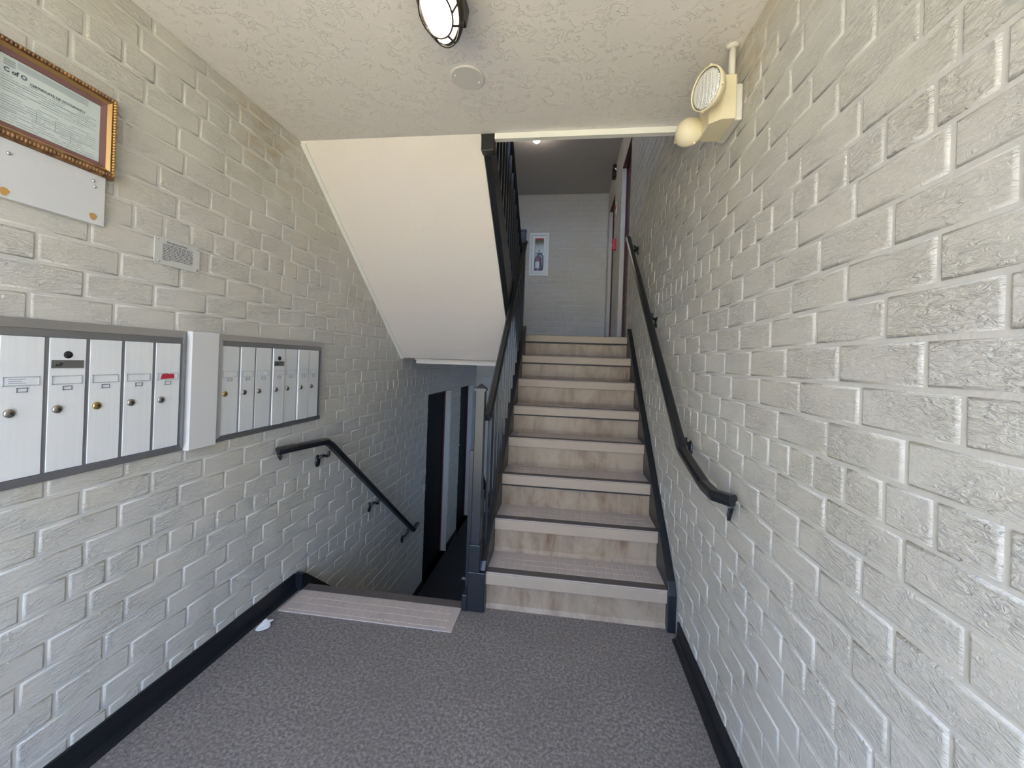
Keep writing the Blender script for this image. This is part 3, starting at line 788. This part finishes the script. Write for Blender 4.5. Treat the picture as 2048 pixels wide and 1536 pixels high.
pl = thing('fire_notice', 'small metal fire regulations plate with four screws on the brick', 'sign', (XL, 1.296, 1.57))
b = MB(); n = []
for (cy, cz, a0) in ((1.372, 1.660, 0), (1.218, 1.660, 90), (1.218, 1.582, 180), (1.372, 1.582, 270)):
    for k in range(4):
        a = math.radians(a0 + k * 30); n.append((XL + .0015, cy + .009 * math.cos(a), cz + .009 * math.sin(a)))
b.prism(n, (.003, 0, 0)); at(b.build('plate', 'signplate'), pl)
px = XL + .0049; b = MB(); b.add(*text_mesh('FIRE REGULATIONS', .0088, (px, 1.2505, 1.6515), X, Z, .0003)); at(b.build('title', 'ink', recalc=False), pl)
b = MB()
for k in range(11):
    zz = 1.6445 - k * .0054; yy = 1.237; end = 1.352 if k < 10 else 1.265
    while yy < end - .004:
        ln = rr.uniform(.006, .02); b.box((px - .0003, yy, zz), (px, min(yy + ln, end), zz + .0024)); yy += ln + .0028
at(b.build('printed_lines', 'ink', recalc=False), pl)
for yy, zz in ((1.219, 1.661), (1.371, 1.660), (1.222, 1.583), (1.370, 1.582)):
    b = MB(); b.lathe([(.0042, 0), (.0036, .002), (.0005, .0032)], (px, yy, zz), (1, 0, 0), 12); at(b.build('screw', 'steel'), pl)

# ------------------------------------------------------------------ ceiling fixtures
lt = thing('ceiling_light', 'lit oval bulkhead light with black wire cage on the entry ceiling', 'light', (-.395, 1.005, ZC))
c = Vector((0, .125, 0))                 # built flat, then tilted down at its far end about the near edge
parts = []
def lp(b, nm, m_): o = b.build(nm, m_); at(o, lt); parts.append(o)
b = MB(); b.lathe([(1.0, 0), (1.03, -.012), (1.0, -.040), (.84, -.048)], c, (0, 0, 1), 36, .062, .128); lp(b, 'housing', 'bronze')
b = MB(); b.lathe([(.84, -.045), (.82, -.062), (.74, -.085), (.60, -.102), (.40, -.110), (.05, -.113)], c, (0, 0, 1), 36, .062, .125); lp(b, 'glass_dome', 'jar')
def oval(z, kx, ky): return [(c.x + kx * math.cos(t * math.pi / 20), c.y + ky * math.sin(t * math.pi / 20), c.z + z) for t in range(41)]
b = MB(); b.rod(oval(-.112, .046, .062), .0026, 6); lp(b, 'cage_ring', 'bronze')
b = MB(); b.rod(oval(-.070, .057, .112), .0028, 6); lp(b, 'cage_ring', 'bronze')
for t_ in (-65, -115, 65, 115, 0, 180, 30, 150, -30, -150):
    a = math.radians(t_); C_, S_ = math.cos(a), math.sin(a)
    b = MB(); b.rod([(c.x + .046 * C_, c.y + .062 * S_, c.z - .112), (c.x + .057 * C_, c.y + .112 * S_, c.z - .070), (c.x + .060 * C_, c.y + .126 * S_, c.z - .040)], .0032, 6, up=(.3, .1, 1)); lp(b, 'cage_bar', 'bronze')
b = MB(); b.prism([(-.05, .02, .004), (-.05, .23, .004), (-.05, .23, .09), (-.05, .02, .004 + .0)], (.10, 0, 0))
lp(b, 'mounting_wedge', 'bronze')
TILT = Matrix.Translation((-.395, 1.005, ZC - .002)) @ Matrix.Rotation(math.radians(-20), 4, 'X')
for o in parts: o.data.transform(TILT)

cv = thing('cover_plate', 'round blank cover plate with two screws on the ceiling', 'cover plate', (-.424, 1.543, ZC))
b = MB(); b.lathe([(.066, .002), (.066, -.006), (.064, -.0078)], (-.424, 1.543, ZC), (0, 0, 1), 40); at(b.build('disc', 'platepaint'), cv)
for dx, dy in ((-.042, -.024), (.042, .024)):
    b = MB(); b.lathe([(.0045, 0), (.004, -.003), (.0005, -.004)], (-.424 + dx, 1.543 + dy, ZC - .0075), (0, 0, 1), 12); at(b.build('screw', 'white'), cv)

# ------------------------------------------------------------------ emergency light on the right wall
em = thing('emergency_light', 'cream twin-head emergency light high on the right brick wall', 'emergency light', (XR, 1.5, 2.11))
b = MB(); b.box((.533, 1.445, 2.12), (XR - .001, 1.60, 2.245)); at(b.build('back_plate', 'conduit', bevel=.006), em)
for k in range(4):
    b = MB(); b.box((.531, 1.60, 2.128 + k * .028), (.556, 1.606, 2.142 + k * .028)); at(b.build('vent_rib', 'conduit'), em)
prof = [(.536, 1.432), (.492, 1.432), (.458, 1.462), (.456, 1.555), (.470, 1.578), (.536, 1.578)]
b = MB(); b.prism([(x, y, 2.118) for x, y in prof], (0, 0, .150)); at(b.build('body', 'cream', bevel=.0025), em)
def lamp_head(cn, nrm, R, back):
    nrm = Vector(nrm).normalized(); cn = Vector(cn)
    b = MB(); b.lathe([(R * .02, -back * 1.03), (R * .28, -back), (R * .62, -back * .82), (R * .90, -back * .42), (R, -.006), (R * 1.02, .004), (R * .955, .006), (R * .94, .001)], cn, nrm, 32, caps=False); h = at(b.build('lamp_head', 'cream', recalc=True), em)
    b = MB(); b.lathe([(R * .945, .000), (R * .80, .0045), (R * .5, .008), (R * .02, .010)], cn, nrm, 32); ln = b.build('lens', 'lens'); at(ln, em); ln.parent = h; ln.matrix_parent_inverse = Matrix()
    for k in range(4):
        a = nrm.orthogonal().normalized(); bb = nrm.cross(a); q = cn + (a * math.cos(k * math.pi / 2 + .4) + bb * math.sin(k * math.pi / 2 + .4)) * R
        b = MB(); b.box((q.x - .004, q.y - .004, q.z - .004), (q.x + .004, q.y + .004, q.z + .004)); cl = b.build('clip', 'cream'); at(cl, em); cl.parent = h; cl.matrix_parent_inverse = Matrix()
    return h
lamp_head((.428, 1.395, 2.196), (-.898, -.433, -.074), .066, .050)
lamp_head((.428, 1.57, 2.150), (.55, .80, -.22), .054, .050)
b = MB(); b.rod([(.480, 1.44, 2.20), (.462, 1.415, 2.196)], .012, 10); b.rod([(.462, 1.55, 2.14), (.440, 1.56, 2.14)], .012, 10, up=(0, 1, .2)); at(b.build('swivel', 'cream'), em)
b = MB(); b.rod([(.532, 1.47, 2.262), (.532, 1.47, ZC + .002)], .0115, 12, up=(0, 1, 0)); at(b.build('conduit', 'conduit'), em)
b = MB(); b.lathe([(.022, 0), (.020, -.004), (.012, -.010)], (.532, 1.47, ZC), (0, 0, 1), 16); at(b.build('conduit_flange', 'conduit'), em)

# ------------------------------------------------------------------ doors
def side_door(name, label, hole, face, s, m_, lever=False, recess=.085):
    y0, y1, z0, z1 = hole
    x = face - s * recess
    t = struct(thing(name, label, 'door', (x, (y0 + y1) / 2, z0)), label, 'door')
    b = MB(); b.box((min(x, x - s * .045), y0 + .03, z0 + .002), (max(x, x - s * .045), y1 - .03, z1 - .03)); at(b.build('leaf', m_), t)
    b = MB()
    xa, xb = min(x + s * .015, x - s * .05), max(x + s * .015, x - s * .05)
    b.box((xa, y0, z0), (xb, y0 + .03, z1)); b.box((xa, y1 - .03, z0), (xb, y1, z1)); b.box((xa, y0 + .03, z1 - .03), (xb, y1 - .03, z1)); at(b.build('frame', 'doorred'), t)
    b = MB(); b.box((min(face - s * .004, x), y0, z1 - .006), (max(face - s * .004, x), y1, z1 + .004)); at(b.build('lintel', 'doorred'), t)
    if lever:
        zl = z0 + 1.20; yl = y0 + .10
        b = MB(); b.lathe([(.03, 0), (.028, .008), (.012, .012), (.011, .045)], (x, yl, zl), (s, 0, 0), 18); h = at(b.build('lever', 'steel'), t)
        b2 = MB(); b2.box((x + s * .035 - .008, yl - .012, zl - .010), (x + s * .035 + .008, yl + .115, zl + .010)); g = b2.build('grip', 'steel', bevel=.003); at(g, t); g.parent = h; g.matrix_parent_inverse = Matrix()
        b = MB(); b.lathe([(.028, 0), (.026, .014), (.004, .018)], (x, yl, zl + .13), (s, 0, 0), 18); at(b.build('deadbolt', 'steel'), t)
    return t
side_door('door_1', 'black recessed door nearer the stairs in the lower hall', L_DOORS[0], XL, 1, 'doorblack')
side_door('door_2', 'black door with silver lever at the end of the lower hall', L_DOORS[1], XL, 1, 'doorblack', True)
side_door('door_3', 'dark red door beside the top of the handrail', R_DOORS[0], XR, -1, 'doorred', recess=.065)
side_door('door_4', 'farther dark red door next to the end wall upstairs', R_DOORS[1], XR, -1, 'doorred', recess=.065)

# ------------------------------------------------------------------ upper landing things
cb = thing('extinguisher_cabinet', 'white framed recessed fire extinguisher cabinet on the end wall', 'cabinet', (-.48, YB, 2.625))
x0, x1, z0, z1 = -.633, -.328, 2.625, 3.299
def ring_y(b, y, x0, x1, z0, z1, wd, d):
    b.box((x0, y - d, z0), (x1, y, z0 + wd)); b.box((x0, y - d, z1 - wd), (x1, y, z1)); b.box((x0, y - d, z0 + wd), (x0 + wd, y, z1 - wd)); b.box((x1 - wd, y - d, z0 + wd), (x1, y, z1 - wd))
b = MB(); ring_y(b, YB, x0, x1, z0, z1, .038, .022); at(b.build('outer_frame', 'cabinet', bevel=.003), cb)
b = MB(); ring_y(b, YB, x0 + .041, x1 - .041, z0 + .041, z1 - .041, .040, .012); dr = at(b.build('door', 'cabinet', bevel=.002), cb)
b = MB(); b.box((-.555, YB - .006, 2.70), (-.406, YB - .003, 3.225)); pn = b.build('pane', 'glass'); at(pn, cb); pn.parent = dr; pn.matrix_parent_inverse = Matrix()
b = MB(); b.box((-.61, YB + .15, 2.65), (-.35, YB + .155, 3.275)); b.box((-.61, YB + .01, 2.65), (-.605, YB + .15, 3.275)); b.box((-.355, YB + .01, 2.65), (-.35, YB + .15, 3.275)); b.box((-.605, YB + .01, 2.65), (-.355, YB + .15, 2.655)); b.box((-.605, YB + .01, 3.27), (-.355, YB + .15, 3.275))
at(b.build('recess_box', 'cabinet'), cb)
b = MB(); b.box((-.535, YB - .0075, 3.196), (-.42, YB - .0065, 3.216)); lb = b.build('label_strip', 'red'); at(lb, cb); lb.parent = dr; lb.matrix_parent_inverse = Matrix()
fe = thing('fire_extinguisher', 'red fire extinguisher with white label inside the wall cabinet', 'extinguisher', (-.50, YB + .075, 2.656))
ec = (-.500, YB + .075, 2.656)
b = MB(); b.lathe([(.045, 0), (.056, .008), (.058, .03), (.058, .24), (.050, .275), (.030, .300), (.018, .306), (.018, .325)], ec, (0, 0, 1), 28); at(b.build('cylinder', 'exting'), fe)
b = MB()
for k in range(6):
    a0, a1 = math.radians(-135 + k * 12), math.radians(-135 + (k + 1) * 12)
    b.add([(ec[0] + .0588 * math.cos(a), ec[1] + .0588 * math.sin(a), 2.656 + z) for a, z in ((a0, .10), (a1, .10), (a1, .205), (a0, .205))], [(0, 1, 2, 3)], True)
at(b.build('label', 'paper', recalc=False), fe)
b = MB(); b.box((-.515, YB + .045, 2.980), (-.485, YB + .10, 3.005)); b.box((-.545, YB + .06, 3.004), (-.43, YB + .09, 3.012)); b.prism([(-.50, YB + .06, 3.012), (-.49, YB + .06, 3.012), (-.475, YB + .06, 3.05), (-.49, YB + .06, 3.055)], (0, .03, 0)); at(b.build('valve_handle', 'black'), fe)
b = MB(); b.rod([(-.49, YB + .06, 2.99), (-.455, YB + .05, 2.985), (-.425, YB + .045, 2.95), (-.418, YB + .04, 2.85), (-.428, YB + .04, 2.76), (-.432, YB + .04, 2.73)], .011, 10, up=(0, 1, 0)); at(b.build('hose', 'black'), fe)

bl = thing('bare_bulb_light', 'small glowing bulb on the upper landing ceiling', 'light', (-.423, 4.6, ZT))
b = MB(); b.lathe([(.05, 0), (.045, -.02), (.025, -.03)], (-.423, 4.6, ZT), (0, 0, 1), 20); at(b.build('lamp_holder', 'white'), bl)
b = MB(); b.lathe([(.018, -.028), (.036, -.05), (.044, -.075), (.038, -.105), (.018, -.120), (.001, -.123)], (-.423, 4.6, ZT), (0, 0, 1), 20); at(b.build('bulb', 'bulb'), bl)

al = thing('fire_alarm', 'small brown horn strobe on the wall above the far red door', 'alarm', (XR, 5.40, 3.74))
b = MB(); b.box((XR - .045, 5.335, 3.73), (XR, 5.475, 3.88)); at(b.build('housing', 'bronze', bevel=.01), al)
b = MB(); b.lathe([(.040, 0), (.034, .012), (.001, .016)], (XR - .0, 5.334, 3.805), (0, -1, 0), 18, .5, 1.0); at(b.build('strobe', 'steel'), al)
ex = thing('wall_sign', 'small red and white sign on the pier between the red doors', 'sign', (XR, 5.25, 3.19))
b = MB(); b.box((XR - .006, 5.17, 3.15), (XR - .0005, 5.36, 3.32)); at(b.build('panel', 'white'), ex)
b = MB(); b.box((XR - .008, 5.18, 3.255), (XR - .006, 5.35, 3.315)); b.box((XR - .008, 5.20, 3.16), (XR - .006, 5.33, 3.185)); at(b.build('print', 'red'), ex)
fp = thing('fire_pull', 'red manual fire alarm box below the small sign', 'alarm', (XR, 5.15, 2.70))
b = MB(); b.box((XR - .045, 5.12, 2.71), (XR, 5.20, 2.84)); at(b.build('housing', 'red', bevel=.006), fp)
b = MB(); b.box((XR - .052, 5.135, 2.755), (XR - .045, 5.185, 2.775)); at(b.build('pull_bar', 'white'), fp)

# ------------------------------------------------------------------ litter
b = MB(); base = Vector((-1.352, 1.705, 0))
out = [(-.012, -.030), (.004, -.032), (.022, -.022), (.034, -.004), (.033, .012), (.020, .026), (.012, .032), (.018, .052), (.010, .050), (.000, .036), (-.010, .040), (-.014, .028), (-.012, .010), (-.015, -.008)]
top = [(x + base.x, y + base.y, .004 + .020 * max(0, -x * 20 + .3) * (.5 + .5 * math.sin(40 * y)) + .006) for x, y in out]
bot = [(p[0], p[1], p[2] - .0015) for p in top]; n = len(out)
cen = [(base.x + .006, base.y, .012), (base.x + .006, base.y, .0105)]
b.add(top + bot + cen, [(i, (i + 1) % n, 2 * n) for i in range(n)] + [((i + 1) % n + n, i + n, 2 * n + 1) for i in range(n)] + [(i, i + n, (i + 1) % n + n, (i + 1) % n) for i in range(n)])
tag(b.build('paper_scrap', 'scrap'), 'torn white paper scrap by the black base on the left', 'litter')
b = MB(); b.box((-1.06, 4.33, ZLO), (-.985, 4.375, ZLO + .003))
tag(b.build('paper_scrap', 'scrap'), 'tiny pale slip on the dark lower hall floor', 'litter')
